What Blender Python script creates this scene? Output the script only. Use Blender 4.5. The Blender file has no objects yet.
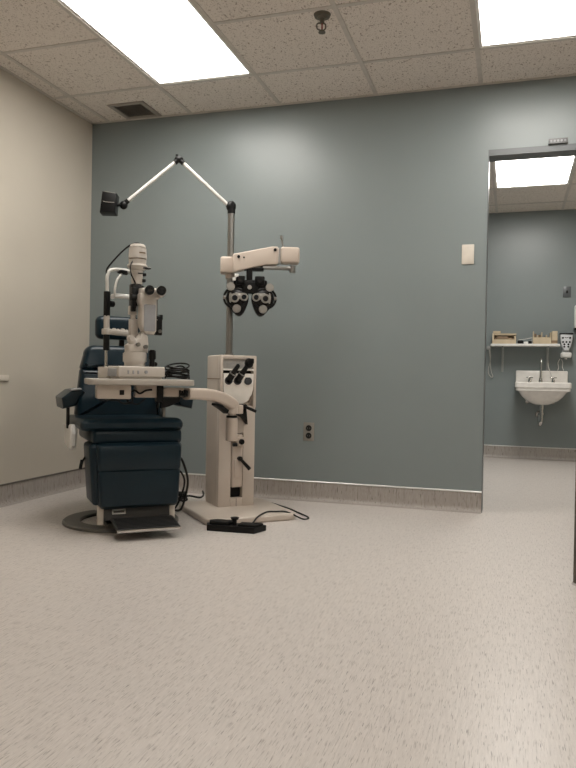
import bpy, bmesh, math, random
from mathutils import Vector, Matrix
random.seed(7)
sc = bpy.context.scene
COL = sc.collection
R = math.radians

# ------------------------------------------------------------------ materials
def new_mat(name):
    m = bpy.data.materials.new(name); m.use_nodes = True
    nt = m.node_tree
    b = nt.nodes['Principled BSDF']
    return m, nt, b

def simple(name, col, rough=.5, metal=0., spec=.5, vary=.06, scale=18., bump=0., bscale=200., coat=0.):
    """flat colour with a slight procedural unevenness, optional fine grain"""
    m, nt, b = new_mat(name)
    N, L = nt.nodes, nt.links
    tc = N.new('ShaderNodeTexCoord')
    no = N.new('ShaderNodeTexNoise'); no.inputs['Scale'].default_value = scale; no.inputs['Detail'].default_value = 4
    L.new(tc.outputs['Object'], no.inputs['Vector'])
    rp = N.new('ShaderNodeMapRange')
    rp.inputs['From Min'].default_value = .3; rp.inputs['From Max'].default_value = .7
    rp.inputs['To Min'].default_value = 1 - vary; rp.inputs['To Max'].default_value = 1 + vary
    L.new(no.outputs['Fac'], rp.inputs['Value'])
    mx = N.new('ShaderNodeVectorMath'); mx.operation = 'SCALE'
    mx.inputs[0].default_value = col
    L.new(rp.outputs['Result'], mx.inputs['Scale'])
    L.new(mx.outputs['Vector'], b.inputs['Base Color'])
    b.inputs['Roughness'].default_value = rough
    b.inputs['Metallic'].default_value = metal
    b.inputs['Specular IOR Level'].default_value = spec
    b.inputs['Coat Weight'].default_value = coat
    if bump > 0:
        n2 = N.new('ShaderNodeTexNoise'); n2.inputs['Scale'].default_value = bscale; n2.inputs['Detail'].default_value = 3
        L.new(tc.outputs['Object'], n2.inputs['Vector'])
        bp = N.new('ShaderNodeBump'); bp.inputs['Strength'].default_value = bump; bp.inputs['Distance'].default_value = .002
        L.new(n2.outputs['Fac'], bp.inputs['Height']); L.new(bp.outputs['Normal'], b.inputs['Normal'])
    return m

def emit(name, col, strength):
    m, nt, b = new_mat(name)
    b.inputs['Base Color'].default_value = (.9, .9, .9, 1)
    b.inputs['Emission Color'].default_value = (*col, 1)
    b.inputs['Emission Strength'].default_value = strength
    return m

def streaky(name, base, dark, light, stretch, rough, streak_amt=.7):
    """sheet vinyl with short directional flecks"""
    m, nt, b = new_mat(name)
    N, L = nt.nodes, nt.links
    tc = N.new('ShaderNodeTexCoord')
    def noise(sc_, scale, detail=2, off=(0, 0, 0)):
        mp = N.new('ShaderNodeMapping'); mp.inputs['Scale'].default_value = sc_; mp.inputs['Location'].default_value = off
        L.new(tc.outputs['Object'], mp.inputs['Vector'])
        n = N.new('ShaderNodeTexNoise'); n.inputs['Scale'].default_value = scale; n.inputs['Detail'].default_value = detail
        L.new(mp.outputs['Vector'], n.inputs['Vector']); return n.outputs['Fac']
    def ramp(fac, a, c):
        r = N.new('ShaderNodeMapRange'); r.inputs['From Min'].default_value = a; r.inputs['From Max'].default_value = c
        L.new(fac, r.inputs['Value']); return r.outputs['Result']
    def mix(fac, c1, c2):
        x = N.new('ShaderNodeMix'); x.data_type = 'RGBA'
        L.new(fac, x.inputs['Factor'])
        for s, c in ((6, c1), (7, c2)):
            if isinstance(c, tuple): x.inputs[s].default_value = (*c, 1)
            else: L.new(c, x.inputs[s])
        return x.outputs[2]
    def scale(v, k):
        q = N.new('ShaderNodeMath'); q.operation = 'MULTIPLY'; L.new(v, q.inputs[0]); q.inputs[1].default_value = k
        return q.outputs[0]
    f1 = noise(stretch, 1.0, 3)
    f2 = noise(tuple(s * 1.7 for s in stretch), 1.0, 2, (3, 7, 1))
    f3 = noise((1.2, 1.2, 1.2), 1.0, 3)
    f4 = noise(tuple(s * .45 for s in stretch), 1.0, 2, (9, 2, 5))
    c = mix(ramp(f4, .35, .65), tuple(v * .95 for v in base), tuple(min(1, v * 1.05) for v in base))
    c = mix(scale(ramp(f1, .56, .72), streak_amt), c, dark)
    c = mix(scale(ramp(f2, .57, .70), streak_amt * .8), c, light)
    f5 = noise(tuple(s * 1.3 for s in stretch), 1.0, 1, (21, 4, 8))
    c = mix(scale(ramp(f5, .68, .73), .85), c, tuple(v * .45 for v in dark))
    c2 = mix(ramp(f3, .3, .75), c, c)
    L.new(c2, b.inputs['Base Color'])
    b.inputs['Roughness'].default_value = rough
    b.inputs['Specular IOR Level'].default_value = .45
    bp = N.new('ShaderNodeBump'); bp.inputs['Strength'].default_value = .12; bp.inputs['Distance'].default_value = .001
    L.new(f1, bp.inputs['Height']); L.new(bp.outputs['Normal'], b.inputs['Normal'])
    return m

def tile_mat():
    """mineral-fibre ceiling tile: pinholes and fissures"""
    m, nt, b = new_mat('ceiling_tile')
    N, L = nt.nodes, nt.links
    tc = N.new('ShaderNodeTexCoord')
    n1 = N.new('ShaderNodeTexNoise'); n1.inputs['Scale'].default_value = 105; n1.inputs['Detail'].default_value = 2
    mp = N.new('ShaderNodeMapping'); mp.inputs['Scale'].default_value = (1.0, .55, 1)
    L.new(tc.outputs['Object'], mp.inputs['Vector']); L.new(mp.outputs['Vector'], n1.inputs['Vector'])
    n2 = N.new('ShaderNodeTexNoise'); n2.inputs['Scale'].default_value = 160; n2.inputs['Detail'].default_value = 1
    L.new(tc.outputs['Object'], n2.inputs['Vector'])
    r1 = N.new('ShaderNodeMapRange'); r1.inputs['From Min'].default_value = .60; r1.inputs['From Max'].default_value = .70
    L.new(n1.outputs['Fac'], r1.inputs['Value'])
    r2 = N.new('ShaderNodeMapRange'); r2.inputs['From Min'].default_value = .62; r2.inputs['From Max'].default_value = .72
    L.new(n2.outputs['Fac'], r2.inputs['Value'])
    mx = N.new('ShaderNodeMath'); mx.operation = 'MAXIMUM'
    L.new(r1.outputs['Result'], mx.inputs[0]); L.new(r2.outputs['Result'], mx.inputs[1])
    cm = N.new('ShaderNodeMix'); cm.data_type = 'RGBA'
    cm.inputs[6].default_value = (.78, .722, .665, 1); cm.inputs[7].default_value = (.36, .30, .255, 1)
    L.new(mx.outputs[0], cm.inputs['Factor']); L.new(cm.outputs[2], b.inputs['Base Color'])
    b.inputs['Roughness'].default_value = .95; b.inputs['Specular IOR Level'].default_value = .1
    return m

M = dict(
    floor=streaky('floor_vinyl', (.61, .562, .527), (.30, .26, .235), (.71, .67, .635), (340, 21, 60), .34, .95),
    cove=streaky('cove_vinyl', (.36, .325, .295), (.20, .17, .15), (.46, .43, .40), (130, 130, 14), .45),
    cap=simple('cove_cap_metal', (.70, .70, .68), .35, .6),
    capdark=simple('cove_cap_dark', (.12, .105, .09), .5),
    wall_blue=simple('wall_blue_paint', (.215, .246, .247), .34, 0, .5, .025, 2.5, .10, 320),
    wall_beige=simple('wall_beige_paint', (.545, .498, .425), .50, 0, .4, .025, 2.5, .10, 320),
    tile=tile_mat(),
    grid=simple('grid_metal', (.58, .54, .495), .5),
    frame=simple('frame_grey_paint', (.10, .11, .115), .35),
    bright=emit('light_diffuser', (1., .965, .905), 13.5),
    bright2=emit('light_diffuser_far_boosted', (1., .97, .92), 17.),  # far-room panel, emission raised only to brighten the floor there
    white=simple('white_plastic', (.74, .73, .70), .4),
    ivory=simple('ivory_plastic', (.66, .60, .52), .45),
    cream=simple('cream_enamel', (.56, .49, .425), .38, 0, .5, .03, 9),
    cream2=simple('warm_cream_enamel', (.56, .475, .405), .4, 0, .5, .03, 9),
    lampw=simple('instrument_white', (.56, .515, .465), .35, 0, .5, .03, 12),
    tube=simple('white_tube', (.64, .63, .595), .3),
    tray=simple('tray_white', (.80, .76, .70), .4),
    black=simple('black_plastic', (.006, .006, .006), .40, 0, .22),
    rubber=simple('black_rubber', (.007, .007, .007), .5, 0, .25),
    gloss=simple('black_gloss', (.006, .006, .006), .2, 0, .35),
    chrome=simple('chrome', (.62, .61, .59), .16, 1., .5, .02),
    steel=simple('brushed_steel', (.33, .325, .31), .30, 1., .5, .05),
    dimple=simple('satin_silver', (.40, .385, .36), .30, 1.),
    navy=simple('navy_vinyl', (.0050, .0165, .025), .34, 0, .30, .10, 7, .10, 420),
    plate=simple('dark_base_paint', (.125, .118, .104), .42),
    foot=simple('footplate_ribbed', (.035, .035, .034), .38, .2),
    panel=simple('engraved_panel', (.47, .45, .42), .4),
    grey=simple('grey_panel', (.33, .335, .345), .45),
    glassd=simple('dark_lens', (.01, .012, .015), .06),
    porcelain=simple('porcelain', (.80, .77, .73), .14),
    vent=simple('vent_grey', (.33, .30, .265), .5),
    ventdark=simple('vent_dark', (.17, .155, .14), .6),
    brass=simple('sprinkler_brass', (.16, .145, .115), .45, .6),
    red=simple('sprinkler_bulb', (.25, .03, .02), .3),
    door=simple('brown_door_veneer', (.085, .066, .048), .45, 0, .5, .15, 30),
    dispgrey=simple('dispenser_grey', (.66, .68, .70), .35),
    tan=simple('tan_cardboard', (.52, .43, .30), .6, 0, .3, .1, 14),
    tandk=simple('brown_cardboard', (.22, .15, .09), .65),
    tabletop=simple('table_laminate', (.44, .405, .36), .4, 0, .5, .03, 20),
    closer=simple('closer_grey', (.15, .15, .15), .4, .3),
    bracket=simple('bracket_grey', (.36, .37, .36), .4, .4),
    screen=simple('socket_dark', (.006, .006, .006), .5),
    outlet=simple('outlet_cover', (.33, .315, .285), .38, .5),
    cable=simple('cable_black', (.006, .006, .006), .45, 0, .3),
    cordw=simple('cord_white', (.62, .61, .58), .5),
    label=simple('label_silver', (.55, .55, .53), .3, .5),
)

# ------------------------------------------------------------------ mesh builder
class Frame:
    """a local frame: origin, turned about z; (u, s, z) with s towards the front"""
    def __init__(s, x=0, y=0, a=0, z=0):
        s.m = Matrix.Translation((x, y, z)) @ Matrix.Rotation(R(a), 4, 'Z')
    def __call__(s, u, f=0, z=0): return s.m @ Vector((u, -f, z))
WORLD = Frame()

class MB:
    def __init__(s, fr=WORLD): s.bm = bmesh.new(); s.fr = fr
    def _merge(s, b2, M4):
        b2.transform(M4)
        me = bpy.data.meshes.new('t'); b2.to_mesh(me); b2.free(); s.bm.from_mesh(me); bpy.data.meshes.remove(me)
    def box(s, u0, u1, f0, f1, z0, z1, bev=0, seg=2, rot=None, taper=None):
        """box in frame coordinates, f grows to the front; rot = (axis, degrees) about its centre"""
        b = bmesh.new(); bmesh.ops.create_cube(b, size=1)
        sx, sy, sz = abs(u1 - u0), abs(f1 - f0), abs(z1 - z0)
        for v in b.verts:
            v.co = Vector((v.co.x * sx, v.co.y * sy, v.co.z * sz))
            if taper and v.co.z > 0: v.co.x *= taper[0]; v.co.y *= taper[1]
        if bev > 0:
            bmesh.ops.bevel(b, geom=b.edges[:], offset=min(bev, .49 * min(sx, sy, sz)), segments=seg, profile=.5, affect='EDGES')
        T = Matrix.Translation(((u0 + u1) / 2, -(f0 + f1) / 2, (z0 + z1) / 2))
        if rot:
            T = T @ Matrix.Rotation(R(rot[1]), 4, rot[0])
        s._merge(b, s.fr.m @ T); return s
    def cyl(s, p, q, r, r2=None, n=20, bev=0):
        """cylinder / cone between two frame points (u, f, z)"""
        P, Q = s.fr(*p), s.fr(*q); d = Q - P
        b = bmesh.new()
        bmesh.ops.create_cone(b, cap_ends=True, segments=n, radius1=r, radius2=r if r2 is None else r2, depth=d.length)
        if bev > 0:
            es = [e for e in b.edges if abs(e.verts[0].co.z - e.verts[1].co.z) < 1e-6]
            bmesh.ops.bevel(b, geom=es, offset=bev, segments=2, affect='EDGES')
        T = Matrix.Translation((P + Q) / 2) @ d.to_track_quat('Z', 'Y').to_matrix().to_4x4()
        s._merge(b, T); return s
    def sph(s, p, r, sc_=(1, 1, 1), n=16):
        b = bmesh.new(); bmesh.ops.create_uvsphere(b, u_segments=n, v_segments=max(6, n // 2), radius=r)
        T = s.fr.m @ Matrix.Translation((p[0], -p[1], p[2])) @ Matrix.Diagonal((*sc_, 1))
        s._merge(b, T); return s
    def tube(s, pts, r, n=10, smooth=6, closed=False):
        P = [s.fr(*p) for p in pts]
        if smooth and len(P) > 2: P = catmull(P, smooth, closed)
        b = s.bm; rings = []
        prev = None
        for i, p in enumerate(P):
            if closed: t = P[(i + 1) % len(P)] - P[i - 1]
            else: t = P[min(i + 1, len(P) - 1)] - P[max(i - 1, 0)]
            t.normalize()
            if prev is None: a = t.orthogonal().normalized()
            else:
                a = prev - t * prev.dot(t)
                a = a.normalized() if a.length > 1e-6 else t.orthogonal().normalized()
            prev = a; c = t.cross(a)
            rings.append([b.verts.new(p + (a * math.cos(2 * math.pi * k / n) + c * math.sin(2 * math.pi * k / n)) * r) for k in range(n)])
        m = len(rings)
        for i in range(m if closed else m - 1):
            A, B = rings[i], rings[(i + 1) % m]
            for k in range(n): b.faces.new((A[k], A[(k + 1) % n], B[(k + 1) % n], B[k]))
        if not closed:
            b.faces.new(rings[0][::-1]); b.faces.new(rings[-1])
        return s
    def prism(s, poly, a0, a1, axis='f', bev=0, seg=2):
        """polygon extruded: axis 'f' -> poly in (u,z); 'u' -> (f,z); 'z' -> (u,f)"""
        def pt(p, a):
            return {'f': (p[0], a, p[1]), 'u': (a, p[0], p[1]), 'z': (p[0], p[1], a)}[axis]
        b = bmesh.new()
        lo = [b.verts.new(Vector((pt(p, a0)[0], -pt(p, a0)[1], pt(p, a0)[2]))) for p in poly]
        hi = [b.verts.new(Vector((pt(p, a1)[0], -pt(p, a1)[1], pt(p, a1)[2]))) for p in poly]
        n = len(poly)
        b.faces.new(lo); b.faces.new(hi[::-1])
        caps = [f for f in b.faces]
        for i in range(n): b.faces.new((lo[i], hi[i], hi[(i + 1) % n], lo[(i + 1) % n]))
        bmesh.ops.recalc_face_normals(b, faces=b.faces[:])
        if bev > 0:
            es = {e for f in caps for e in f.edges}
            bmesh.ops.bevel(b, geom=list(es), offset=bev, segments=seg, profile=.5, affect='EDGES')
        s._merge(b, s.fr.m); return s
    def ring(s, p, axis, r_in, r_out, h, n=28):
        """flat annulus of thickness h about axis vector (frame directions)"""
        b = bmesh.new(); v = []
        for k in range(n):
            c, d = math.cos(2 * math.pi * k / n), math.sin(2 * math.pi * k / n)
            v.append([b.verts.new((r * c, r * d, z)) for r, z in ((r_in, -h / 2), (r_out, -h / 2), (r_out, h / 2), (r_in, h / 2))])
        for k in range(n):
            A, B = v[k], v[(k + 1) % n]
            for j in range(4): b.faces.new((A[j], B[j], B[(j + 1) % 4], A[(j + 1) % 4]))
        bmesh.ops.recalc_face_normals(b, faces=b.faces[:])
        d = Vector((axis[0], -axis[1], axis[2]))
        T = s.fr.m @ Matrix.Translation((p[0], -p[1], p[2])) @ d.to_track_quat('Z', 'Y').to_matrix().to_4x4()
        s._merge(b, T); return s
    def build(s, name, mat, parent=None, ang=38):
        me = bpy.data.meshes.new(name)
        bmesh.ops.recalc_face_normals(s.bm, faces=s.bm.faces[:])
        o = bpy.data.objects.new(name, me); COL.objects.link(o)
        if parent is not None:
            o.parent = parent
            s.bm.transform(world(parent).inverted())
        else:
            # put the origin at the base centre of the mesh
            xs = [v.co for v in s.bm.verts]
            c = Vector(((min(v.x for v in xs) + max(v.x for v in xs)) / 2, (min(v.y for v in xs) + max(v.y for v in xs)) / 2, min(v.z for v in xs)))
            if name.split('_')[0] not in ('floor', 'ceiling', 'wall', 'baseboard', 'trim', 'door'):
                s.bm.transform(Matrix.Translation(-c)); o.location = c
        s.bm.to_mesh(me); s.bm.free()
        me.shade_smooth(); me.set_sharp_from_angle(angle=R(ang))
        me.materials.append(M[mat] if isinstance(mat, str) else mat)
        return o

def world(o):
    m = o.matrix_basis.copy()
    while o.parent is not None:
        o = o.parent; m = o.matrix_basis @ m
    return m

def catmull(P, k, closed=False):
    out = []; n = len(P)
    rng = range(n if closed else n - 1)
    for i in rng:
        if closed: p0, p1, p2, p3 = P[i - 1], P[i], P[(i + 1) % n], P[(i + 2) % n]
        else: p0, p1, p2, p3 = P[max(i - 1, 0)], P[i], P[i + 1], P[min(i + 2, n - 1)]
        for j in range(k):
            t = j / k
            out.append(.5 * ((2 * p1) + (p2 - p0) * t + (2 * p0 - 5 * p1 + 4 * p2 - p3) * t * t + (3 * p1 - p0 - 3 * p2 + p3) * t ** 3))
    if not closed: out.append(P[-1])
    return out

def rrect(u0, u1, z0, z1, r, n=6):
    r = r if isinstance(r, (tuple, list)) else (r,) * 4          # ll, lr, ur, ul
    out = []
    for (cx, cz, a0), q in zip(((u0 + r[0], z0 + r[0], 180), (u1 - r[1], z0 + r[1], 270), (u1 - r[2], z1 - r[2], 0), (u0 + r[3], z1 - r[3], 90)), r):
        for k in range(n + 1):
            a = R(a0 + 90 * k / n); out.append((cx + q * math.cos(a), cz + q * math.sin(a)))
    return out

def circle(c, r, n=20, ru=None):
    return [(c[0] + (ru or r) * math.cos(2 * math.pi * k / n), c[1] + r * math.sin(2 * math.pi * k / n)) for k in range(n)]

def tag(o, label, cat, group=None):
    o['label'] = label; o['category'] = cat
    if group: o['group'] = group
    return o

def thing(name, label, cat, loc=(0, 0, 0), a=0, group=None):
    o = bpy.data.objects.new(name, None); COL.objects.link(o)
    o.empty_display_size = .1
    o.location = loc; o.rotation_euler = (0, 0, R(a))
    return tag(o, label, cat, group)

def struct(o):
    o['kind'] = 'structure'; return o

# ------------------------------------------------------------------ the room
XL, XR, YF, CH = -.137, 3.95, -6.3, 2.48          # left wall, right wall, front wall, ceiling
FW, FCH = 3.15, 2.44                              # far room: back wall, ceiling
OX0, OX1, OH, WT = 2.49, 3.47, 2.10, .12          # opening, wall thickness
FXL, FXR = 1.6, 3.95

m = MB(); m.box(XL - .1, XR + .1, -YF + .1, -(FW + .1), -.08, 0); struct(m.build('floor', 'floor'))
m = MB(); m.box(XL - .1, XL, -YF + .1, -WT, 0, 2.7); struct(m.build('wall_left', 'wall_beige'))
m = MB()
m.box(XL, OX0, 0, -WT, 0, 2.7); m.box(OX1, XR, 0, -WT, 0, 2.7); m.box(OX0, OX1, 0, -WT, OH, 2.7)
struct(m.build('wall_back', 'wall_blue'))
m = MB(); m.box(XR, XR + .1, -YF + .1, -(FW + .1), 0, 2.7); struct(m.build('wall_right', 'wall_beige'))
m = MB(); m.box(XL, XR, -YF + .1, -YF, 0, 2.7); struct(m.build('wall_front', 'wall_beige'))
m = MB(); m.box(FXL - .1, XR, -FW, -(FW + .1), 0, 2.7); struct(m.build('wall_far', 'wall_blue'))
m = MB(); m.box(FXL - .1, FXL, -WT, -FW, 0, 2.7); struct(m.build('wall_far_left', 'wall_blue'))

# ceilings: lay-in tiles on a 0.61 m grid, holes where the light fixtures sit
W = .61
XS = [XL] + [k * W for k in range(0, 7)] + [XR]
YS = [0.] + [-.469 - .61 * k for k in range(0, 10)]
YS = [y for y in YS if y > YF] + [YF]
LIGHTS = [(1, 1), (4, 1), (4, 6)]           # column index (x0 = k*W), row index into YS; last one added unseen to brighten the foreground
def covered(x, y):
    for k, j in LIGHTS:
        if k * W < x < (k + 1) * W and YS[j + 2] < y < YS[j]: return True
    return False
m = MB()
for i in range(len(XS) - 1):
    for j in range(len(YS) - 1):
        cx, cy = (XS[i] + XS[i + 1]) / 2, (YS[j] + YS[j + 1]) / 2
        if covered(cx, cy): continue
        m.box(XS[i], XS[i + 1], -YS[j], -YS[j + 1], CH, CH + .02)
m.box(XL - .1, XR + .1, -YF + .1, -WT, CH + .16, CH + .2)
struct(m.build('ceiling', 'tile'))
m = MB()
for x in XS[1:-1]:
    m.box(x - .012, x + .012, -YF, 0, CH - .004, CH + .03)
for j, y in enumerate(YS[1:-1], 1):
    ks = sorted(k for k, jj in LIGHTS if jj + 1 == j)
    xs = [XL] + [v for k in ks for v in (k * W, (k + 1) * W)] + [XR]
    for a, b_ in zip(xs[::2], xs[1::2]):
        m.box(a, b_, -(y + .012), -(y - .012), CH - .0035, CH + .03)
m.box(XL, XR, 0, .022, CH - .004, CH); m.box(XL, XL + .022, 0, -YF, CH - .004, CH)
struct(m.build('trim_1', 'grid'))
# far room ceiling
FLX0, FLX1, FLY1 = 2.475, 3.063, 2.20
FX = [FXL, FLX0 - W, FLX0 - .006, FLX0 - .006 + W, FLX0 - .006 + 2 * W, XR]
FY = [WT, FLY1 - 1.22, FLY1, FLY1 + W, FW]
m = MB()
for i in range(5):
    for j in range(4):
        if i == 2 and j == 1: continue
        m.box(FX[i], FX[i + 1], -FY[j], -FY[j + 1], FCH, FCH + .02)
m.box(FXL - .1, XR, -WT, -FW, FCH + .16, FCH + .2)
struct(m.build('ceiling_far', 'tile'))
m = MB()
for x in FX[1:-1]: m.box(x - .012, x + .012, -WT, -FW, FCH - .004, FCH + .03)
for y in FY[1:-1]: m.box(FXL, XR, -(y - .012), -(y + .012), FCH - .0035, FCH + .03)
struct(m.build('trim_2', 'grid'))

# coved vinyl baseboards with a thin cap strip
def cove(name, P, Q, n, h=.115, capmat='cap'):
    """P, Q on the wall foot, n = unit direction into the room"""
    P, Q, n = Vector((*P, 0)), Vector((*Q, 0)), Vector((*n, 0))
    prof = [(0, h), (.004, h), (.004, .035), (.006, .022), (.012, .010), (.022, .004), (.034, .0012), (.034, 0), (0, 0)]
    b = MB(); bm = b.bm
    A = [bm.verts.new(P + n * o + Vector((0, 0, z))) for o, z in prof]
    B = [bm.verts.new(Q + n * o + Vector((0, 0, z))) for o, z in prof]
    bm.faces.new(A); bm.faces.new(B[::-1])
    for k in range(len(prof)): bm.faces.new((A[k], A[(k + 1) % len(prof)], B[(k + 1) % len(prof)], B[k]))
    o = struct(b.build(name, 'cove'))
    c = MB(); bm = c.bm
    prof = [(0, h), (.007, h), (.007, h + .005), (.003, h + .009), (0, h + .009)]
    A = [bm.verts.new(P + n * o_ + Vector((0, 0, z))) for o_, z in prof]
    B = [bm.verts.new(Q + n * o_ + Vector((0, 0, z))) for o_, z in prof]
    bm.faces.new(A); bm.faces.new(B[::-1])
    for k in range(len(prof)): bm.faces.new((A[k], A[(k + 1) % len(prof)], B[(k + 1) % len(prof)], B[k]))
    c.build('cap_strip', capmat, o)
cove('baseboard_back', (XL, 0), (OX0, 0), (0, -1))
cove('baseboard_left', (XL, YF), (XL, 0), (1, 0), capmat='capdark')
cove('baseboard_far', (FXL, FW), (XR, FW), (0, -1))
cove('baseboard_right', (XR, YF), (XR, 0), (-1, 0))
cove('baseboard_front', (XL, YF), (XR, YF), (0, 1))

# grey steel lining of the opening's head and jambs
m = MB()
m.box(OX0, OX1, .001, -WT - .001, OH - .035, OH)
m.box(OX0, OX0 + .004, .001, -WT - .001, .0, OH - .035); m.box(OX1 - .004, OX1, .001, -WT - .001, 0, OH - .035)
struct(m.build('trim_3', 'frame'))

# door leaf standing open on the right, only its brown edge seen
ex, ey = 2.901, -1.47
m = MB(Frame(ex, ey, 32)); m.box(.0, 1.12, -.045, 0, .012, 2.06, .002, 1); d = struct(m.build('door_1', 'door'))
m = MB(Frame(ex, ey, 32)); m.box(-.0015, 1.12, -.047, .002, .012, .022); m.build('bottom_strip', 'chrome', d)
m = MB(Frame(ex, ey, 32)); m.cyl((.07, .0, 1.0), (.07, .055, 1.0), .012).cyl((.07, .05, 1.0), (.19, .05, 1.0), .010).cyl((.07, 0, 1.0), (.07, .008, 1.0), .027)
m.build('door_handle', 'chrome', d)
for z in (.25, 1.03, 1.85):
    m = MB(Frame(ex, ey, 32)); m.cyl((1.125, -.02, z - .05), (1.125, -.02, z + .05), .01); m.build('hinge', 'steel', d)

# ------------------------------------------------------------------ light fixtures
def troffer(x0, x1, y0, y1, z, label, lamp='bright'):
    t = thing('ceiling_light', label, 'ceiling light', ((x0 + x1) / 2, (y0 + y1) / 2, z), 0, 'recessed fluorescent troffers')
    m = MB()
    e = .014
    m.box(x0, x0 + e, -y1, -y0, z, z + .012); m.box(x1 - e, x1, -y1, -y0, z, z + .012)
    m.box(x0 + e, x1 - e, -y1, -(y1 - e), z, z + .012); m.box(x0 + e, x1 - e, -(y0 + e), -y0, z, z + .012)
    m.box(x0, x1, -y1, -y0, z + .1, z + .108)
    for a in (x0, x1 - .004): m.box(a, a + .004, -y1, -y0, z + .012, z + .1)
    for a in (y0, y1 - .004): m.box(x0 + .004, x1 - .004, -a - .004, -a, z + .012, z + .1)
    m.build('housing', 'white', t)
    m = MB(); m.box(x0 + e, x1 - e, -(y1 - e), -(y0 + e), z + .004, z + .009); m.build('diffuser', lamp, t)
labs = ['long lit fluorescent ceiling panel above the exam chair, left of the sprinkler',
        'lit fluorescent ceiling panel in the upper right corner, before the doorway',
        'added unseen ceiling panel behind the camera, brightening the foreground floor']
for (k, j), l in zip(LIGHTS, labs):
    troffer(k * W + .013, (k + 1) * W - .013, YS[j + 2] + .013, YS[j] - .013, CH, l)
troffer(FLX0 + .004, FLX1 + .004, FLY1 - 1.208, FLY1 - .012, FCH, 'lit fluorescent ceiling panel seen through the doorway above the sink room', 'bright2')

# ------------------------------------------------------------------ ceiling and wall fittings
t = thing('air_vent', 'grey square ceiling air vent by the corner above the exam chair', 'vent', (.28, -.16, CH))
m = MB(); x0, x1, y0, y1 = .152, .408, -.288, -.036; z = CH - .005
m.box(x0, x0 + .03, -y1, -y0, z - .004, z + .005, .002); m.box(x1 - .03, x1, -y1, -y0, z - .004, z + .005, .002)
m.box(x0 + .03, x1 - .03, -y1, -y1 + .03, z - .004, z + .005, .002); m.box(x0 + .03, x1 - .03, -y0 - .03, -y0, z - .004, z + .005, .002)
m.build('vent_frame', 'vent', t)
m = MB()
m.box(x0 + .03, x1 - .03, -y1 + .03, -y0 - .03, z + .003, z + .0048)
for k in range(9):
    yy = -y1 + .04 + k * (.172 / 8)
    m.box(x0 + .03, x1 - .03, yy - .007, yy + .007, z - .002, z, rot=('X', 25))
m.box((x0 + x1) / 2 - .004, (x0 + x1) / 2 + .004, -y1 + .03, -y0 - .03, z - .003, z - .001)
m.build('vent_grille', 'ventdark', t)

SX, SY = 1.757, -1.02
t = thing('fire_sprinkler', 'dark metal fire sprinkler head hanging from the ceiling tile', 'sprinkler', (SX, SY, CH))
F = Frame(SX, SY, 17)
m = MB(F); m.cyl((0, 0, CH), (0, 0, CH - .012), .041, .036, 28).cyl((0, 0, CH - .012), (0, 0, CH - .02), .024, .018, 24); m.build('escutcheon', 'brass', t)
m = MB(F); m.cyl((0, 0, CH - .02), (0, 0, CH - .042), .011)
m.tube([(-.004, 0, CH - .04), (-.023, 0, CH - .044), (-.023, 0, CH - .066), (-.004, 0, CH - .075)], .0036, smooth=3)
m.tube([(.004, 0, CH - .04), (.016, 0, CH - .046), (.016, 0, CH - .066), (.004, 0, CH - .075)], .0036, smooth=3)
m.cyl((0, 0, CH - .072), (0, 0, CH - .082), .006).cyl((0, 0, CH - .082), (0, 0, CH - .085), .017)
m.build('sprinkler_frame', 'brass', t)
m = MB(F); m.cyl((0, 0, CH - .042), (0, 0, CH - .073), .0038); m.build('bulb', 'red', t)

t = thing('wall_plate', 'plain ivory blank plate on the blue wall left of the doorway', 'wall plate', (2.386, 0, 1.50))
m = MB(); m.box(2.351, 2.421, 0, .007, 1.443, 1.558, .003); m.build('cover', 'ivory', t)
for z in (1.47, 1.53):
    m = MB(); m.cyl((2.386, .0068, z), (2.386, .0085, z), .0035, n=12); m.build('screw', 'ivory', t)

t = thing('power_outlet', 'metal duplex power outlet low on the blue wall', 'outlet', (1.444, 0, .43))
m = MB(); m.box(1.409, 1.479, 0, .006, .373, .487, .0025); m.build('cover', 'outlet', t)
for z in (.405, .452):
    m = MB(); m.cyl((1.444, .004, z), (1.444, .008, z), .0185, n=24); s_ = m.build('socket', 'screen', t)
    m = MB(); m.box(1.436, 1.438, .0079, .0085, z - .005, z + .005).box(1.450, 1.452, .0079, .0085, z - .005, z + .005); m.build('slot', 'steel', s_)

# cream plate at the left edge, on the beige wall
m = MB(); m.box(XL, XL + .012, .832, 1.02, .716, .750, .003)
tag(m.build('wall_plate', 'ivory'), 'small cream plate on the beige wall at the left edge', 'wall plate')

# closer bracket over the opening
t = thing('closer_bracket', 'grey metal door closer bracket with holes above the doorway', 'bracket', (2.866, 0, OH + .01))
m = MB(); m.box(2.815, 2.917, 0, .006, OH + .004, OH + .036, .001).box(2.815, 2.917, .006, .02, OH + .004, OH + .008); m.build('mounting_plate', 'closer', t)
for k in range(5):
    m = MB(); m.cyl((2.829 + .0185 * k, .0058, OH + .021), (2.829 + .0185 * k, .0072, OH + .021), .0062, n=14); m.build('screw_hole', 'grey', t)

# ------------------------------------------------------------------ the room beyond
t = thing('wall_shelf', 'white wall shelf on grey brackets above the sink', 'shelf', (2.755, FW, 1.105))
m = MB(); m.box(2.44, 3.075, -FW, -FW + .22, 1.104, 1.126, .002); m.build('shelf_board', 'white', t)
for x in (2.55, 2.972):
    m = MB()
    m.box(x - .012, x + .012, -FW, -FW + .012, .855, 1.104, .002)
    m.box(x - .008, x + .008, -FW + .012, -FW + .19, 1.086, 1.104, .001)
    m.tube([(x, -FW + .012, .94), (x, -FW + .16, 1.09)], .006, smooth=0)
    m.build('bracket', 'bracket', t)
SH = 1.126
FF = Frame(0, FW, 0)
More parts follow.
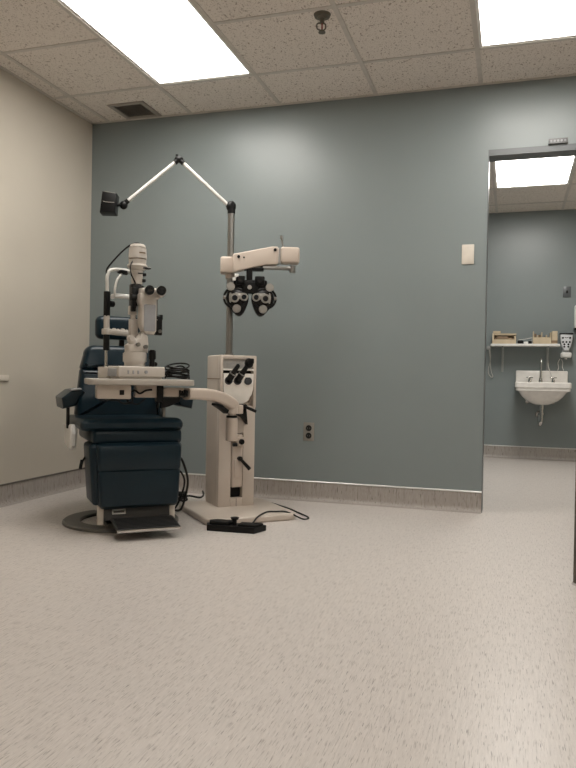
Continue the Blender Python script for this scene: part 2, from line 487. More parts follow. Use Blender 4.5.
# cardboard trays on the shelf, left
t = thing('storage_tray', 'open tan tray with raised ends on the left end of the shelf', 'tray', (2.565, FW - .11, SH))
m = MB(FF)
m.box(2.455, 2.675, .02, .20, SH, SH + .012); m.box(2.455, 2.675, .188, .20, SH + .012, SH + .042)
m.box(2.455, 2.675, .02, .032, SH + .012, SH + .105)
m.box(2.455, 2.47, .032, .188, SH + .012, SH + .095); m.box(2.66, 2.675, .032, .188, SH + .012, SH + .075)
m.box(2.452, 2.678, .012, .11, SH + .088, SH + .106)
m.build('tray_body', 'tan', t)
m = MB(FF); m.box(2.475, 2.655, .05, .15, SH + .012, SH + .06, .004); tag(m.build('brown_box', 'tandk'), 'brown box lying inside the open tan tray on the shelf', 'box')
m = MB(FF); m.box(2.50, 2.60, .155, .183, SH + .012, SH + .072, .003); tag(m.build('brown_packet', 'tandk'), 'brown packet standing at the front of the open tan tray', 'packet')
m = MB(FF); m.box(2.458, 2.53, .03, .10, SH + .1062, SH + .13, .003); tag(m.build('small_box', 'tan'), 'small tan box lying on top of the storage tray', 'box')
# phone / charger cradle in the middle
t = thing('black_gadget', 'low black gadget lying in the middle of the shelf', 'gadget', (2.715, FW - .13, SH))
m = MB(FF); m.box(2.69, 2.742, .08, .19, SH, SH + .034, .005); m.build('body', 'black', t)
m = MB(FF); m.box(2.70, 2.732, .10, .17, SH + .0335, SH + .037, .001); m.build('key_pad', 'rubber', t)
m = MB(FF); m.box(2.748, 2.785, .10, .19, SH, SH + .022, .003); tag(m.build('paper_packet', 'white'), 'small white packet beside the black gadget on the shelf', 'packet')
m = MB(FF); m.tube([(2.70, .06, SH + .046), (2.76, .06, SH + .052), (2.835, .06, SH + .07)], .004); m.cyl((2.715, .06, SH), (2.715, .06, SH + .046), .004).cyl((2.825, .06, SH), (2.825, .06, SH + .066), .004)
tag(m.build('wire_holder', 'cordw'), 'thin pale wire holder on the shelf behind the white packet', 'holder')
m = MB(FF); m.box(2.79, 2.822, .10, .18, SH, SH + .03, .004); tag(m.build('black_case', 'black'), 'small black case touching the divided tan box on the shelf', 'case')
# divided box on the right
t = thing('divided_box', 'tan divided box with upright compartments on the right of the shelf', 'box', (2.91, FW - .12, SH))
m = MB(FF)
m.box(2.83, 2.995, .03, .20, SH, SH + .014); m.box(2.83, 2.995, .19, .20, SH + .014, SH + .062); m.box(2.83, 2.995, .03, .04, SH + .014, SH + .075)
for x, h in ((2.83, .12), (2.868, .085), (2.905, .112), (2.947, .085), (2.985, .11)):
    m.box(x, x + .009, .04, .19, SH + .014, SH + h)
m.build('compartments', 'tan', t)
for x0, x1, h, l in ((2.843, 2.862, .10, 'tall brown card pack in the first compartment of the divided tan box'), (2.88, 2.90, .088, 'brown card pack in the second compartment of the divided tan box'), (2.957, 2.98, .07, 'short brown card pack in the last compartment of the divided tan box')):
    m = MB(FF); m.box(x0, x1, .07, .15, SH + .014, SH + h); tag(m.build('card_pack', 'tandk'), l, 'card pack', 'card packs in the divided box')
t = thing('cardboard_carton', 'upright tan carton at the right end of the shelf', 'carton', (3.025, FW - .12, SH))
m = MB(FF); m.box(3.0, 3.05, .06, .19, SH, SH + .122, .002); m.build('carton', 'tan', t)
m = MB(FF); m.box(2.9995, 3.0505, .0595, .1905, SH + .01, SH + .034); m.build('label_band', 'tandk', t)

# sink
t = thing('wall_sink', 'white porcelain sink hung on the far blue wall', 'sink', (2.92, FW, .56))
m = MB(FF)
SXC = 2.92
# basin body: loft of rounded rectangles, open bowl on top
bm = m.bm
def loop(u0, u1, f0, f1, z, r, n=5): return [bm.verts.new(FF(x, f, z)) for x, f in rrect(u0, u1, f0, f1, r, n)]
def bridge(A, B):
    for k in range(len(A)): bm.faces.new((A[k], A[(k + 1) % len(A)], B[(k + 1) % len(B)], B[k]))
L0 = [loop(SXC - .055, SXC + .055, .14, .26, .545, .05), loop(SXC - .085, SXC + .085, .10, .30, .555, .08), loop(SXC - .145, SXC + .145, .05, .36, .585, .10), loop(SXC - .185, SXC + .185, .03, .40, .625, .10),
      loop(SXC - .212, SXC + .212, .02, .42, .668, .06), loop(SXC - .240, SXC + .240, .0, .437, .680, .03), loop(SXC - .240, SXC + .240, .0, .437, .706, .03), loop(SXC - .248, SXC + .248, .0, .445, .709, .03), loop(SXC - .248, SXC + .248, .0, .445, .752, .03), loop(SXC - .240, SXC + .240, .005, .435, .760, .03),
      loop(SXC - .195, SXC + .195, .13, .40, .758, .07), loop(SXC - .17, SXC + .17, .15, .375, .70, .08), loop(SXC - .08, SXC + .08, .18, .33, .63, .07), loop(SXC - .03, SXC + .03, .22, .28, .61, .028)]
for A, B in zip(L0, L0[1:]): bridge(A, B)
bm.faces.new(L0[0][::-1]); bm.faces.new(L0[-1])
m.box(SXC - .24, SXC + .24, 0, .045, .75, .872, .012, 3)
m.build('basin', 'porcelain', t)
m = MB(FF); m.cyl((SXC, .25, .611), (SXC, .25, .615), .026).cyl((SXC, .25, .615), (SXC, .25, .6165), .012); m.build('drain', 'chrome', t)
m = MB(FF)
m.cyl((SXC - .01, .09, .758), (SXC - .01, .09, .80), .02, .014)
m.tube([(SXC - .01, .09, .80), (SXC - .01, .09, .93), (SXC - .01, .10, .965), (SXC - .01, .14, .985), (SXC - .01, .185, .965), (SXC - .01, .195, .925)], .0095, 12)
sp = m.build('faucet', 'chrome', t)
for x in (SXC - .11, SXC + .105):
    m = MB(FF); m.cyl((x, .09, .758), (x, .09, .785), .018, .015).cyl((x, .09, .785), (x, .09, .802), .010)
    m.box(x - .032, x + .032, .08, .10, .798, .810, .003); m.build('tap_handle', 'chrome', t)
m = MB(FF)
m.cyl((SXC, .2, .56), (SXC, .2, .50), .024).tube([(SXC, .2, .50), (SXC, .2, .41), (SXC - .005, .2, .375), (SXC - .01, .17, .352), (SXC - .012, .13, .36), (SXC - .012, .11, .40), (SXC - .012, .09, .435), (SXC - .012, .05, .445), (SXC - .012, 0, .445)], .018, 12)
m.cyl((SXC, .2, .47), (SXC, .2, .445), .026).cyl((SXC - .012, .015, .445), (SXC - .012, 0, .445), .036)
m.build('drain_trap', 'chrome', t)
for x in (SXC - .13, SXC + .11):
    m = MB(FF)
    m.cyl((x, 0, .575), (x, .06, .575), .009).cyl((x, .045, .575), (x, .06, .56), .014).sph((x, .075, .575), .014, (1.5, .7, .9)).tube([(x, .05, .58), (x + (.02 if x < SXC else -.02), .06, .64), (x + (.02 if x < SXC else -.02), .09, .70)], .006)
    m.cyl((x, 0, .575), (x, .006, .575), .022); m.build('supply_valve', 'chrome', t)

# dispenser
t = thing('hand_dispenser', 'grey and white hand gel dispenser with dotted front right of the shelf', 'dispenser', (3.137, FW, 1.0))
m = MB(FF); m.box(3.105, 3.169, 0, .03, 1.05, 1.226, .004)
poly = [(3.08, 1.226), (3.195, 1.226), (3.190, 1.165), (3.177, 1.105), (3.160, 1.073), (3.137, 1.064), (3.114, 1.073), (3.097, 1.105), (3.084, 1.165)]
m.prism(poly, .03, .085, 'f', .012, 3); m.build('housing', 'dispgrey', t)
m = MB(FF); m.box(3.09, 3.187, .0, .09, 1.0, 1.05, .012, 3).cyl((3.137, .055, .985), (3.137, .055, 1.0), .012); m.build('nozzle_tray', 'white', t)
m = MB(FF); m.box(3.076, 3.199, .0, .092, 1.226, 1.236, .004); m.build('lid', 'black', t)
for x, z in ((-.032, 1.190), (.032, 1.190), (-.030, 1.150), (0, 1.150), (.030, 1.150), (-.018, 1.128), (.018, 1.128), (-.018, 1.105), (.018, 1.105)):
    m = MB(FF); m.cyl((3.137 + x, .0845, z), (3.137 + x, .0862, z), .0095, n=14); m.build('dot', 'black', t)
m = MB(FF); m.tube([(3.12, .086, 1.196), (3.137, .0865, 1.190), (3.154, .086, 1.196)], .003); m.build('curved_mark', 'black', t)
# thin loops hanging below dispenser, above the sink
m = MB(FF); m.tube([(3.085, .02, .99), (3.068, .02, .95), (3.075, .02, .905), (3.066, .03, .8755)], .0035)
tag(m.build('thin_wire', 'cordw'), 'thin pale wire dangling to the sink back, left of another under the dispenser', 'wire')
m = MB(FF); m.tube([(3.10, .02, .985), (3.112, .02, .95), (3.110, .02, .91), (3.122, .03, .8755)], .003)
tag(m.build('thin_wire', 'cordw'), 'thin pale wire dangling to the sink back, right of another under the dispenser', 'wire')
m = MB(FF); m.tube([(2.975, .022, 1.0), (2.978, .028, .93), (2.99, .048, .88), (3.01, .06, .83), (3.02, .065, .765)], .004)
tag(m.build('thin_hose', 'cordw'), 'thin grey hose from the right shelf bracket down to the sink', 'hose')
# key switch and white box on the far wall
t = thing('key_switch', 'grey key switch plate on the far wall above the dispenser', 'switch', (3.138, FW, 1.64))
m = MB(FF); m.box(3.101, 3.174, 0, .007, 1.587, 1.693, .003); m.build('cover', 'frame', t)
m = MB(FF); m.box(3.131, 3.145, .006, .014, 1.628, 1.654, .002); m.build('toggle', 'black', t)
t = thing('towel_dispenser', 'white paper towel box with black slot at the right edge of far wall', 'dispenser', (3.34, FW, 1.25))
m = MB(FF); m.box(3.205, 3.48, 0, .11, 1.285, 1.50, .008); m.build('housing', 'white', t)
m = MB(FF); m.box(3.203, 3.482, 0, .112, 1.262, 1.285, .004); m.build('slot_bar', 'black', t)
# cord hanging at the shelf's left end
t = thing('hanging_cord', 'pale cord hanging from a hook at the left end of the shelf', 'cord', (2.43, FW, .8))
m = MB(FF); m.box(2.398, 2.438, 0, .05, 1.075, 1.112, .004); m.build('hook_block', 'bracket', t)
m = MB(FF); m.tube([(2.426, .04, 1.09), (2.437, .03, 1.02), (2.432, .02, .95), (2.418, .02, .88), (2.424, .02, .83), (2.452, .02, .80), (2.462, .02, .815), (2.448, .02, .85), (2.436, .025, .93), (2.43, .035, 1.02), (2.42, .045, 1.085)], .0032); m.build('cord', 'cordw', t)

# ------------------------------------------------------------------ exam chair
CX, CY, CA = .71, -.987, 41
K = Frame(CX, CY, CA)
ch = thing('exam_chair', 'navy blue vinyl eye exam chair on a round floor plate', 'chair', (CX, CY, 0), CA)
m = MB(K)
bm = m.bm
def arc_plate(m, r_in, r_out, a0, a1, z0, z1, n=40):
    bm = m.bm; V = []
    for k in range(n + 1):
        a = R(a0 + (a1 - a0) * k / n)
        V.append([bm.verts.new(m.fr(r * math.cos(a), r * math.sin(a), z)) for r, z in ((r_in, z0), (r_out, z0), (r_out, z1 - .005), (r_out - .006, z1), (r_in + .004, z1), (r_in, z1 - .004))])
    for A, B in zip(V, V[1:]):
        for j in range(6): bm.faces.new((A[j], B[j], B[(j + 1) % 6], A[(j + 1) % 6]))
    bm.faces.new(V[0]); bm.faces.new(V[-1][::-1])
arc_plate(m, .205, .296, -60, 250, 0, .016)
m.box(-.10, .12, -.25, .25, 0, .014, .003); m.box(-.01, .26, -.09, .12, 0, .0135, .003)
m.build('base_plate', 'plate', ch)
m = MB(K); m.box(-.10, .13, -.16, .13, .013, .30, .012).box(-.075, .105, -.13, .10, .30, .44, .006); m.build('pedestal', 'gloss', ch)
# seat
m = MB(K); m.box(-.195, .243, -.22, .285, .425, .502, .022, 3); m.build('seat_pan', 'navy', ch)
m = MB(K)
prof = [(-.24, .492), (.24, .492), (.285, .496), (.302, .510), (.303, .532), (.285, .549), (.24, .553), (.1, .546), (-.1, .540), (-.24, .545)]
m.prism(prof, -.254, .244, 'u', .022, 4)
m.build('seat', 'navy', ch)
# backrest: two pads meeting at a seam, leaning back
def back_pad(m, z0, z1, w0, w1, r, thick=.10, lean=11):
    uc = .022
    out = []
    n = 6
    def P(u, z): return (u, z)
    pts = []
    r0, r1 = r
    for (sx, w, z, rr, a0) in ((-1, w0, z0, r0, 180), (1, w0, z0, r0, 270), (1, w1, z1, r1, 0), (-1, w1, z1, r1, 90)):
        cx = uc + sx * (w - rr); cz = z + (rr if z == z0 else -rr)
        for k in range(n + 1):
            a = R(a0 + 90 * k / n); pts.append((cx + rr * math.cos(a), cz + rr * math.sin(a)))
    mm = MB(Frame())
    mm.prism(pts, -thick / 2, thick / 2, 'f', .03, 5)
    b = mm.bm
    sh = math.tan(R(lean))
    for v in b.verts:                      # shear back with height, then place in the chair frame
        f = -v.co.y - .245 - (v.co.z - .52) * sh
        v.co = K(v.co.x, f, v.co.z)
    me = bpy.data.meshes.new('t'); b.to_mesh(me); b.free(); m.bm.from_mesh(me); bpy.data.meshes.remove(me)
m = MB(K); back_pad(m, .515, .795, .238, .207, (.02, .015)); back_pad(m, .788, .925, .205, .186, (.015, .055)); m.build('backrest', 'navy', ch)
m = MB(K); m.box(-.13, .17, -.36, -.30, .48, .80, .012, rot=('X', -11)); m.build('back_shell', 'gloss', ch)
m = MB(K); m.box(.045, .075, -.40, -.385, .86, 1.02, .003); m.build('headrest_bar', 'black', ch)
m = MB(K); m.box(-.098, .155, -.385, -.305, .962, 1.094, .034, 5); m.build('headrest', 'navy', ch)
# legrest: a wide pan with a creased pad in front
m = MB(K)
def flare(m0, zc0, zc1, k0, k1, uc):
    """widen a mesh with height about u = uc (k0 at zc0, k1 at zc1)"""
    inv = m0.fr.m.inverted()
    for v in m0.bm.verts:
        c = inv @ v.co; q = max(0, min(1, (c.z - zc0) / (zc1 - zc0)))
        c.x = uc + (c.x - uc) * (k0 + (k1 - k0) * q); v.co = m0.fr.m @ c
m.box(-.208, .235, .10, .30, .140, .432, .018, 3); flare(m, .14, .432, .94, 1.03, .02); m.build('legrest_pan', 'navy', ch)
m = MB(K)
prof = [(.26, .126), (.318, .126), (.336, .140), (.340, .20), (.340, .296), (.3385, .3035), (.3355, .306), (.3385, .3085), (.342, .316), (.343, .40), (.336, .424), (.318, .436), (.26, .436)]
m.prism(prof, -.176, .224, 'u', .022, 4); flare(m, .136, .436, .955, 1.03, .026); m.build('legrest', 'navy', ch)
for x in (-.152, .196):
    m = MB(K); m.box(x - .014, x + .014, .25, .285, .045, .155, .003); m.build('footplate_strut', 'ivory', ch)
m = MB(K)
m.prism([(.27, .062), (.27, .072), (.33, .077), (.465, .056), (.478, .052), (.476, .042), (.465, .042), (.33, .062)], -.108, .190, 'u', .002, 1)
m.prism([(.262, .062), (.275, .132), (.283, .132), (.300, .067)], -.138, .180, 'u', .002, 1)
fp = m.build('footplate', 'foot', ch)
for k in range(8):
    m = MB(K)
    f = .335 + k * .0165; z = .0768 - (f - .33) * .1556
    m.box(-.10, .182, f - .003, f + .003, z - .001, z + .0022, .0008, 1); m.build('tread_rib', 'rubber', fp)
m = MB(K); m.box(-.108, .190, .472, .480, .041, .054, .002); m.build('edge_strip', 'chrome', fp)
m = MB(K); m.box(-.10, -.035, .289, .2925, .093, .118, .001, rot=('X', -14)); lb = m.build('name_label', 'label', fp)
m = MB(K); m.box(-.094, -.041, .2925, .2935, .100, .111, .0, rot=('X', -14)); m.build('label_text_band', 'foot', lb)
# armrests, mirrored about the seat centre
AP = [(-.316, .644), (-.268, .682), (-.222, .690), (-.200, .672), (-.228, .645), (-.242, .606), (-.308, .590)]
for sx in (-1, 1):
    X_ = lambda u, sx=sx: .022 + (u - .022 if sx < 0 else -(u - .022))
    m = MB(K); m.prism([(X_(u), z) for u, z in AP], -.24, .075, 'f', .014, 4)
    ar = m.build('armrest', 'navy', ch)
    m = MB(K); m.box(min(X_(-.272), X_(-.222)), max(X_(-.272), X_(-.222)), .02, .09, .684, .692, .002, rot=('Y', sx * 6)); m.build('control_pad', 'grey', ar)
    m = MB(K); 
    if sx < 0: m.box(X_(-.279) - .007, X_(-.279) + .007, .0, .035, .49, .615, .003); m.build('arm_post', 'black', ar)
    else: m.box(.248, .266, -.19, -.16, .43, .63, .003); m.build('arm_post', 'steel', ar); continue
    m = MB(K)
    c_ = X_(-.262)
    m.prism([(-.18, .50), (.10, .515), (.125, .47), (.11, .41), (.06, .385), (-.15, .40)], c_ - .016, c_ + .016, 'u', .010, 3)
    m.build('side_shell', 'white', ch)
m = MB(K); m.cyl((-.205, .14, .36), (-.228, .17, .335), .005).cyl((-.226, .165, .345), (-.236, .175, .302), .008); m.build('recline_lever', 'black', ch)

# ------------------------------------------------------------------ instrument stand
SX0, SY0, SA = 1.10, -.458, 43
S = Frame(SX0, SY0, SA)
st = thing('instrument_stand', 'cream instrument stand with chrome pole and swing arms on the floor', 'instrument stand', (SX0, SY0, 0), SA)
m = MB(S); m.prism(rrect(-.275, .245, -.13, .425, .07, 7), 0, .036, 'z', .011, 3); m.build('floor_base', 'cream', st)
# column: outer shell with a front well
m = MB(S)
oc = [(-.109, .045), (-.094, .112), (.094, .112), (.109, .095), (.109, -.10), (.096, -.112), (-.096, -.112), (-.109, -.10)]
oc = rrect(-.109, .109, -.112, .075, .014, 4)
m.prism(oc, .034, .885, 'z', .010, 3)
# front skin pieces, leaving the slot and the instrument well open
m.box(-.109, -.034, .070, .112, .034, .60, .006); m.box(.036, .109, .070, .112, .034, .60, .006)
m.box(-.035, .037, .070, .112, .034, .082, .002); m.box(-.035, .037, .07, .1115, .445, .60, .002)
m.box(-.109, -.092, .070, .120, .59, .885, .006); m.box(.090, .109, .070, .120, .59, .885, .006)
m.box(-.10, .10, .07, .116, .862, .885, .006)
m.build('column', 'cream', st)
m = MB(S); m.box(-.034, .036, .0745, .0765, .08, .45); m.build('slot_back', 'black', st)
m = MB(S); m.box(-.092, .091, .0745, .0795, .785, .80); m.build('shadow_gap', 'black', st)
m = MB(S); m.box(-.0012, .0012, .1105, .1126, .034, .08); m.build('front_seam', 'black', st)
m = MB(S)
for sgn in (-1, 1): m.box(sgn * .1092 - .0006, sgn * .1092 + .0006, -.10, .118, .749, .753)
m.build('side_seam', 'tandk', st)
m = MB(S); m.box(-.093, .091, .092, .100, .808, .863, .002, rot=('X', 6)); pn = m.build('instrument_panel', 'panel', st)
m = MB(S)
for r_ in range(4):
    for c_ in range(9):
        if (r_ * 5 + c_ * 3) % 7 == 0: continue
        m.box(-.085 + c_ * .018, -.073 + c_ * .018, .099, .1024, .819 + r_ * .010, .8215 + r_ * .010)
m.build('engraved_line', 'grey', pn)
m = MB(S); m.box(-.093, .091, .076, .118, .799, .808, .003); m.build('panel_lip', 'tray', st)
# white tray tongue with three wells
tong = [(-.090, .782), (.091, .782), (.091, .71), (.082, .665), (.058, .628), (.02, .606), (-.02, .600), (-.06, .612), (-.090, .64)]
m = MB(S); m.prism(tong, .074, .122, 'f', .006, 3); tr = m.build('tray', 'tray', st)
for x in (-.062, -.008, .055):
    m = MB(S); m.ring((x, .1235, .742), (0, 1, .35), .014, .0225, .010); m.cyl((x, .112, .738), (x, .127, .744), .0165); m.build('well_ring', 'black', tr)
for x, hd in ((-.062, 0), (-.008, 1)):
    t = tag(bpy.data.objects.new('diagnostic_handle', None), 'black handheld scope handle in the left well of the cream stand' if not hd else 'black handheld scope with wide head in the middle well of the stand', 'handheld scope', 'handheld scopes in the stand wells')
    COL.objects.link(t); t.location = S(x, .13, .75); t.rotation_euler = (0, 0, R(SA))
    m = MB(S)
    a, b_ = Vector((x, .1245, .744)), Vector((x + .038, .162, .822))
    p = lambda k: tuple(a + (b_ - a) * k)
    m.cyl(p(0), p(.45), .0190, .0178, 18, .002).cyl(p(.45), p(1), .0162, .0115, 18, .002)
    m.build('handle_grip', 'rubber', t)
    m = MB(S); m.ring(p(.46), tuple(b_ - a), .0145, .0205, .006); m.build('collar', 'steel', t)
    if hd:
        m = MB(S); m.cyl(p(.98), p(1.12), .014, .014, 16); m.sph(p(1.25), .024, (1.05, 1.2, 1.2)); m.box(x + .030, x + .068, .165, .20, .838, .868, .006)
        m.build('scope_head', 'black', t)
    else:
        m = MB(S); m.sph(p(1.02), .0115, (1, 1, 1.2)); m.build('scope_tip', 'black', t)
# arm carriage in the slot
m = MB(S); m.box(-.031, .033, .077, .118, .142, .44, .008, 3).box(-.034, .036, .077, .130, .40, .425, .006).box(-.020, .022, .118, .126, .20, .30, .003)
car = m.build('arm_carriage', 'cream2', st)
m = MB(S); m.cyl((.010, .118, .397), (.010, .150, .397), .024, .022, 22, .003); m.build('clamp_knob', 'cream2', car)
m = MB(S); m.cyl((.010, .15, .402), (.010, .163, .402), .016, .015, 18, .002); m.build('knob_cap', 'black', car)
m = MB(S); m.cyl((-.036, .14, .385), (-.012, .14, .385), .010); m.build('lock_pin', 'black', car)
m = MB(S); m.cyl((.012, .118, .305), (.012, .140, .305), .013).cyl((.012, .135, .305), (.064, .150, .246), .008, .0105, 14); m.build('lower_lever', 'black', car)
# dark bracket with lever beside the post
m = MB(S); m.prism([(-.028, .615), (.034, .612), (.040, .56), (.046, .498), (.018, .535), (-.028, .56)], .112, .155, 'f', .003, 2); br = m.build('post_bracket', 'black', st)
m = MB(S); m.cyl((.02, .155, .60), (.02, .172, .60), .013).cyl((.02, .166, .60), (.085, .176, .572), .009, .0085, 14); m.build('upper_lever', 'black', br)
# swing arm: post, elbow, horizontal arm to the table
TX, TY, TA = .8716, -1.1045, 36
T = Frame(TX, TY, TA)
def to_T(u, f, z): return S(u, f, z)
P0 = S(-.067, .195, 0)
m = MB(S)
m.cyl((-.067, .195, .412), (-.067, .195, .540), .0325, .0325, 28, .004).cyl((-.067, .195, .552), (-.067, .195, .618), .0320, .0320, 28, .010)
m.box(-.067, .0, .16, .20, .56, .61, .006)
m.build('arm_post', 'cream2', st)
m = MB(S); m.cyl((-.067, .195, .540), (-.067, .195, .552), .030); m.build('post_gap_ring', 'black', st)
# arm swept along from the post to the table's underside
def swept(m, path, secs, n=12):
    """rounded-rect sections (half width across, half height) along a world path"""
    bm = m.bm; rings = []
    for i, p in enumerate(path):
        t_ = (path[min(i + 1, len(path) - 1)] - path[max(i - 1, 0)]).normalized()
        sd = t_.cross(Vector((0, 0, 1)))
        sd = sd.normalized() if sd.length > .2 else prev
        prev = sd; up = sd.cross(t_).normalized()
        w, h = secs[i]
        ring = [bm.verts.new(p + sd * a + up * b_) for a, b_ in rrect(-w, w, -h, h, min(w, h) * .55, 4)]
        rings.append(ring)
    for A, B in zip(rings, rings[1:]):
        for k in range(len(A)): bm.faces.new((A[k], A[(k + 1) % len(A)], B[(k + 1) % len(A)], B[k]))
    bm.faces.new(rings[0][::-1]); bm.faces.new(rings[-1])
E0 = T(.228, .03, .672)
E1 = Vector((P0.x, P0.y, .640))
dirv = (Vector((E0.x, E0.y, 0)) - Vector((E1.x, E1.y, 0)))
path, secs = [], []
for k in range(15):
    q = k / 14
    if q < .001: path.append(Vector((E1.x, E1.y, .609)) ); secs.append((.031, .032))
    else:
        zz = .609 + .065 * (1 - (1 - q) ** 3)
        path.append(Vector((E1.x, E1.y, 0)) + dirv * q + Vector((0, 0, zz))); secs.append((.031 - .003 * q, .033 - .004 * q))
# start beyond the post so that the corner rounds over
path = [Vector((E1.x, E1.y, 0)) - dirv * .075 + Vector((0, 0, .588))] + [Vector((E1.x, E1.y, 0)) - dirv * .05 + Vector((0, 0, .598))] + path
secs = [(.022, .016), (.029, .027)] + secs
m = MB(); swept(m, path, secs); m.build('swing_arm', 'cream2', st)
m = MB(); q0 = Vector((E1.x, E1.y, 0))
swept(m, [q0 + dirv * .42 + Vector((0, 0, .618)), q0 + dirv * .28 + Vector((0, 0, .602)), q0 + dirv * .14 + Vector((0, 0, .575))], [(.014, .006), (.018, .012), (.018, .012)]); m.build('arm_underside_grip', 'black', st)
m = MB(T)
for k in range(4): m.cyl((.186 + k * .012, .045, .676), (.196 + k * .012, .045, .676), .020 - .003 * (k % 2), n=16)
for k in range(3): m.sph((.196 + k * .014, .066, .672), .0085)
m.build('arm_joint_knob', 'black', st)
# table and its underside gear
m = MB(T); m.prism(rrect(-.262, .247, -.165, .165, .03, 5), .716, .745, 'z', .005, 2); tb = m.build('tabletop', 'tabletop', st)
m = MB(T); m.box(-.215, -.055, -.03, .115, .648, .7165, .006); pb = m.build('power_box', 'cream', st)
m = MB(T); m.box(-.110, -.088, .1145, .1185, .668, .692, .002); m.build('rocker_switch', 'black', pb)
m = MB(T); m.box(-.03, .08, -.01, .06, .654, .7165, .006).box(.10, .215, .005, .055, .658, .705, .010, 3); m.build('table_clamp', 'cream2', st)
m = MB(T); m.box(.075, .107, -.02, .075, .630, .7165, .006).prism([(.10, .655), (.20, .655), (.19, .635), (.14, .610), (.10, .600)], .0, .05, 'f', .004).cyl((.085, .06, .645), (.078, .075, .600), .007); m.build('clamp_block', 'black', st)
m = MB(T)
m.tube([(-.055, .03, .672), (-.035, .075, .690), (-.01, .085, .675), (.02, .075, .690), (.05, .08, .694)], .005)
m.tube([(-.07, .05, .648), (-.06, .06, .632), (-.02, .06, .622), (.01, .06, .640), (.02, .05, .654)], .004)
m.tube([(-.205, .10, .648), (-.19, .10, .640), (-.12, .10, .641), (-.09, .10, .626), (-.05, .09, .632), (-.045, .08, .66)], .0045)
m.build('under_table_cable', 'cable', st)
# pole
BX, BY = SX0 + math.cos(R(22)) * -.014, SY0 + math.sin(R(22)) * -.014
B = Frame(BX, BY, 22)
m = MB(B); m.cyl((0, 0, .88), (0, 0, 1.715), .0195, n=28).cyl((0, 0, .884), (0, 0, .896), .028); m.build('pole', 'steel', st)
# lamp arm
J0, J1, J2 = Vector((-.004, 0, 1.735)), Vector((-.303, 0, 2.000)), Vector((-.602, 0, 1.740))
m = MB(B); m.cyl((0, 0, 1.70), (0, 0, 1.73), .022).sph((-.002, 0, 1.742), .029, (1, .8, 1.15)); m.build('lamp_arm_base_joint', 'black', st)
def part_tube(name, a, b_, r, mat, k0, k1):
    m = MB(B); m.cyl(tuple(a + (b_ - a) * k0), tuple(a + (b_ - a) * k1), r, n=16); return m.build(name, mat, st)
part_tube('lower_lamp_arm', J0, J1, .0105, 'tube', .04, .95); part_tube('upper_lamp_arm', J1, J2, .0105, 'tube', .05, .96)
m = MB(B); m.sph(tuple(J1), .022, (1.2, .8, .85)); m.cyl(tuple(J1 + Vector((-.012, 0, .012))), tuple(J1 + Vector((-.012, 0, .026))), .008)
m.cyl(tuple(J1 + (J0 - J1) * .02), tuple(J1 + (J0 - J1) * .09), .0145).cyl(tuple(J1 + (J2 - J1) * .02), tuple(J1 + (J2 - J1) * .08), .0145); m.build('lamp_arm_elbow', 'black', st)
m = MB(B); m.sph((-.610, 0, 1.728), .023, (1, .8, 1.1)).cyl((-.60, 0, 1.742), (-.585, 0, 1.755), .014).cyl((-.63, 0, 1.728), (-.66, .0, 1.725), .009); m.build('lamp_swivel', 'black', st)
m = MB(B)
bq = [(-.722, 1.790), (-.642, 1.780), (-.650, 1.672), (-.735, 1.672)]
m.prism(bq, -.05, .055, 'f', .006, 2)
lh = m.build('lamp_head', 'black', st)
m = MB(B); m.tube([(-.715, .0555, 1.732), (-.69, .0565, 1.728), (-.654, .0555, 1.728)], .0015); m.prism([(-.715, 1.7865), (-.65, 1.7785), (-.654, 1.784), (-.711, 1.792)], -.03, .045, 'f', .001, 1); m.build('head_rim', 'vent', lh)
# refractor arm
m = MB(B); m.box(-.058, .018, -.045, .05, 1.354, 1.448, .012, 3).cyl((0, 0, 1.328), (0, 0, 1.356), .028); m.build('pole_collar', 'cream2', st)
m = MB(B)
m.prism([(.012, 1.352), (.205, 1.400), (.262, 1.403), (.270, 1.415), (.272, 1.495), (.262, 1.505), (.235, 1.505), (.012, 1.456)], .02, .095, 'f', .008, 3)
am = m.build('refractor_arm', 'cream2', st)
for x, z in ((.045, 1.44), (.25, 1.485), (.075, 1.437)):
    m = MB(B); m.cyl((x, .094, z), (x, .099, z), .0085 if z != 1.437 else .005, n=14); m.build('arm_screw', 'black', am)
m = MB(B); m.box(.282, .390, .015, .100, 1.412, 1.505, .014, 3); m.build('arm_end_block', 'cream2', st)
m = MB(B); m.box(.10, .36, .055, .08, 1.376, 1.396, .003).cyl((.352, .066, 1.362), (.352, .066, 1.402), .018).box(.266, .28, .03, .09, 1.41, 1.50); m.build('rotation_bar', 'steel', st)
m = MB(B); m.cyl((.298, .06, 1.50), (.289, .06, 1.555), .005).cyl((.289, .06, 1.55), (.287, .06, 1.572), .009, n=14); m.build('tilt_handle', 'steel', st)

# ------------------------------------------------------------------ refractor head (phoropter)
PU, PF, PZ = .113, .105, 1.215
ph = thing('phoropter', 'black and silver phoropter with twin lens dials hanging from the cream arm', 'phoropter', tuple(B(PU, PF, 1.12)), 22)
H = Frame(B(PU, 0, 0).x, B(PU, 0, 0).y, 22)
f0 = .04
m = MB(H); m.box(-.035, .075, f0, f0 + .05, 1.366, 1.384, .003).box(-.022, .012, f0 + .005, f0 + .05, 1.29, 1.42, .004).cyl((-.018, f0 + .03, 1.384), (-.018, f0 + .03, 1.412), .012).cyl((.062, f0 + .03, 1.384), (.062, f0 + .03, 1.402), .013)
m.build('hanger_bracket', 'black', ph)
m = MB(H); m.box(-.095, .095, f0 + .01, f0 + .055, 1.268, 1.312, .008, 3).box(-.08, -.03, f0 + .03, f0 + .075, 1.282, 1.332, .006).box(.025, .08, f0 + .03, f0 + .075, 1.282, 1.332, .006).box(-.045, .045, f0 + .01, f0 + .065, 1.235, 1.30, .006); m.build('crossbar', 'black', ph)
m = MB(H); m.cyl((-.004, f0 + .06, 1.268), (-.004, f0 + .078, 1.268), .012, n=18); m.build('level_knob', 'dimple', ph)
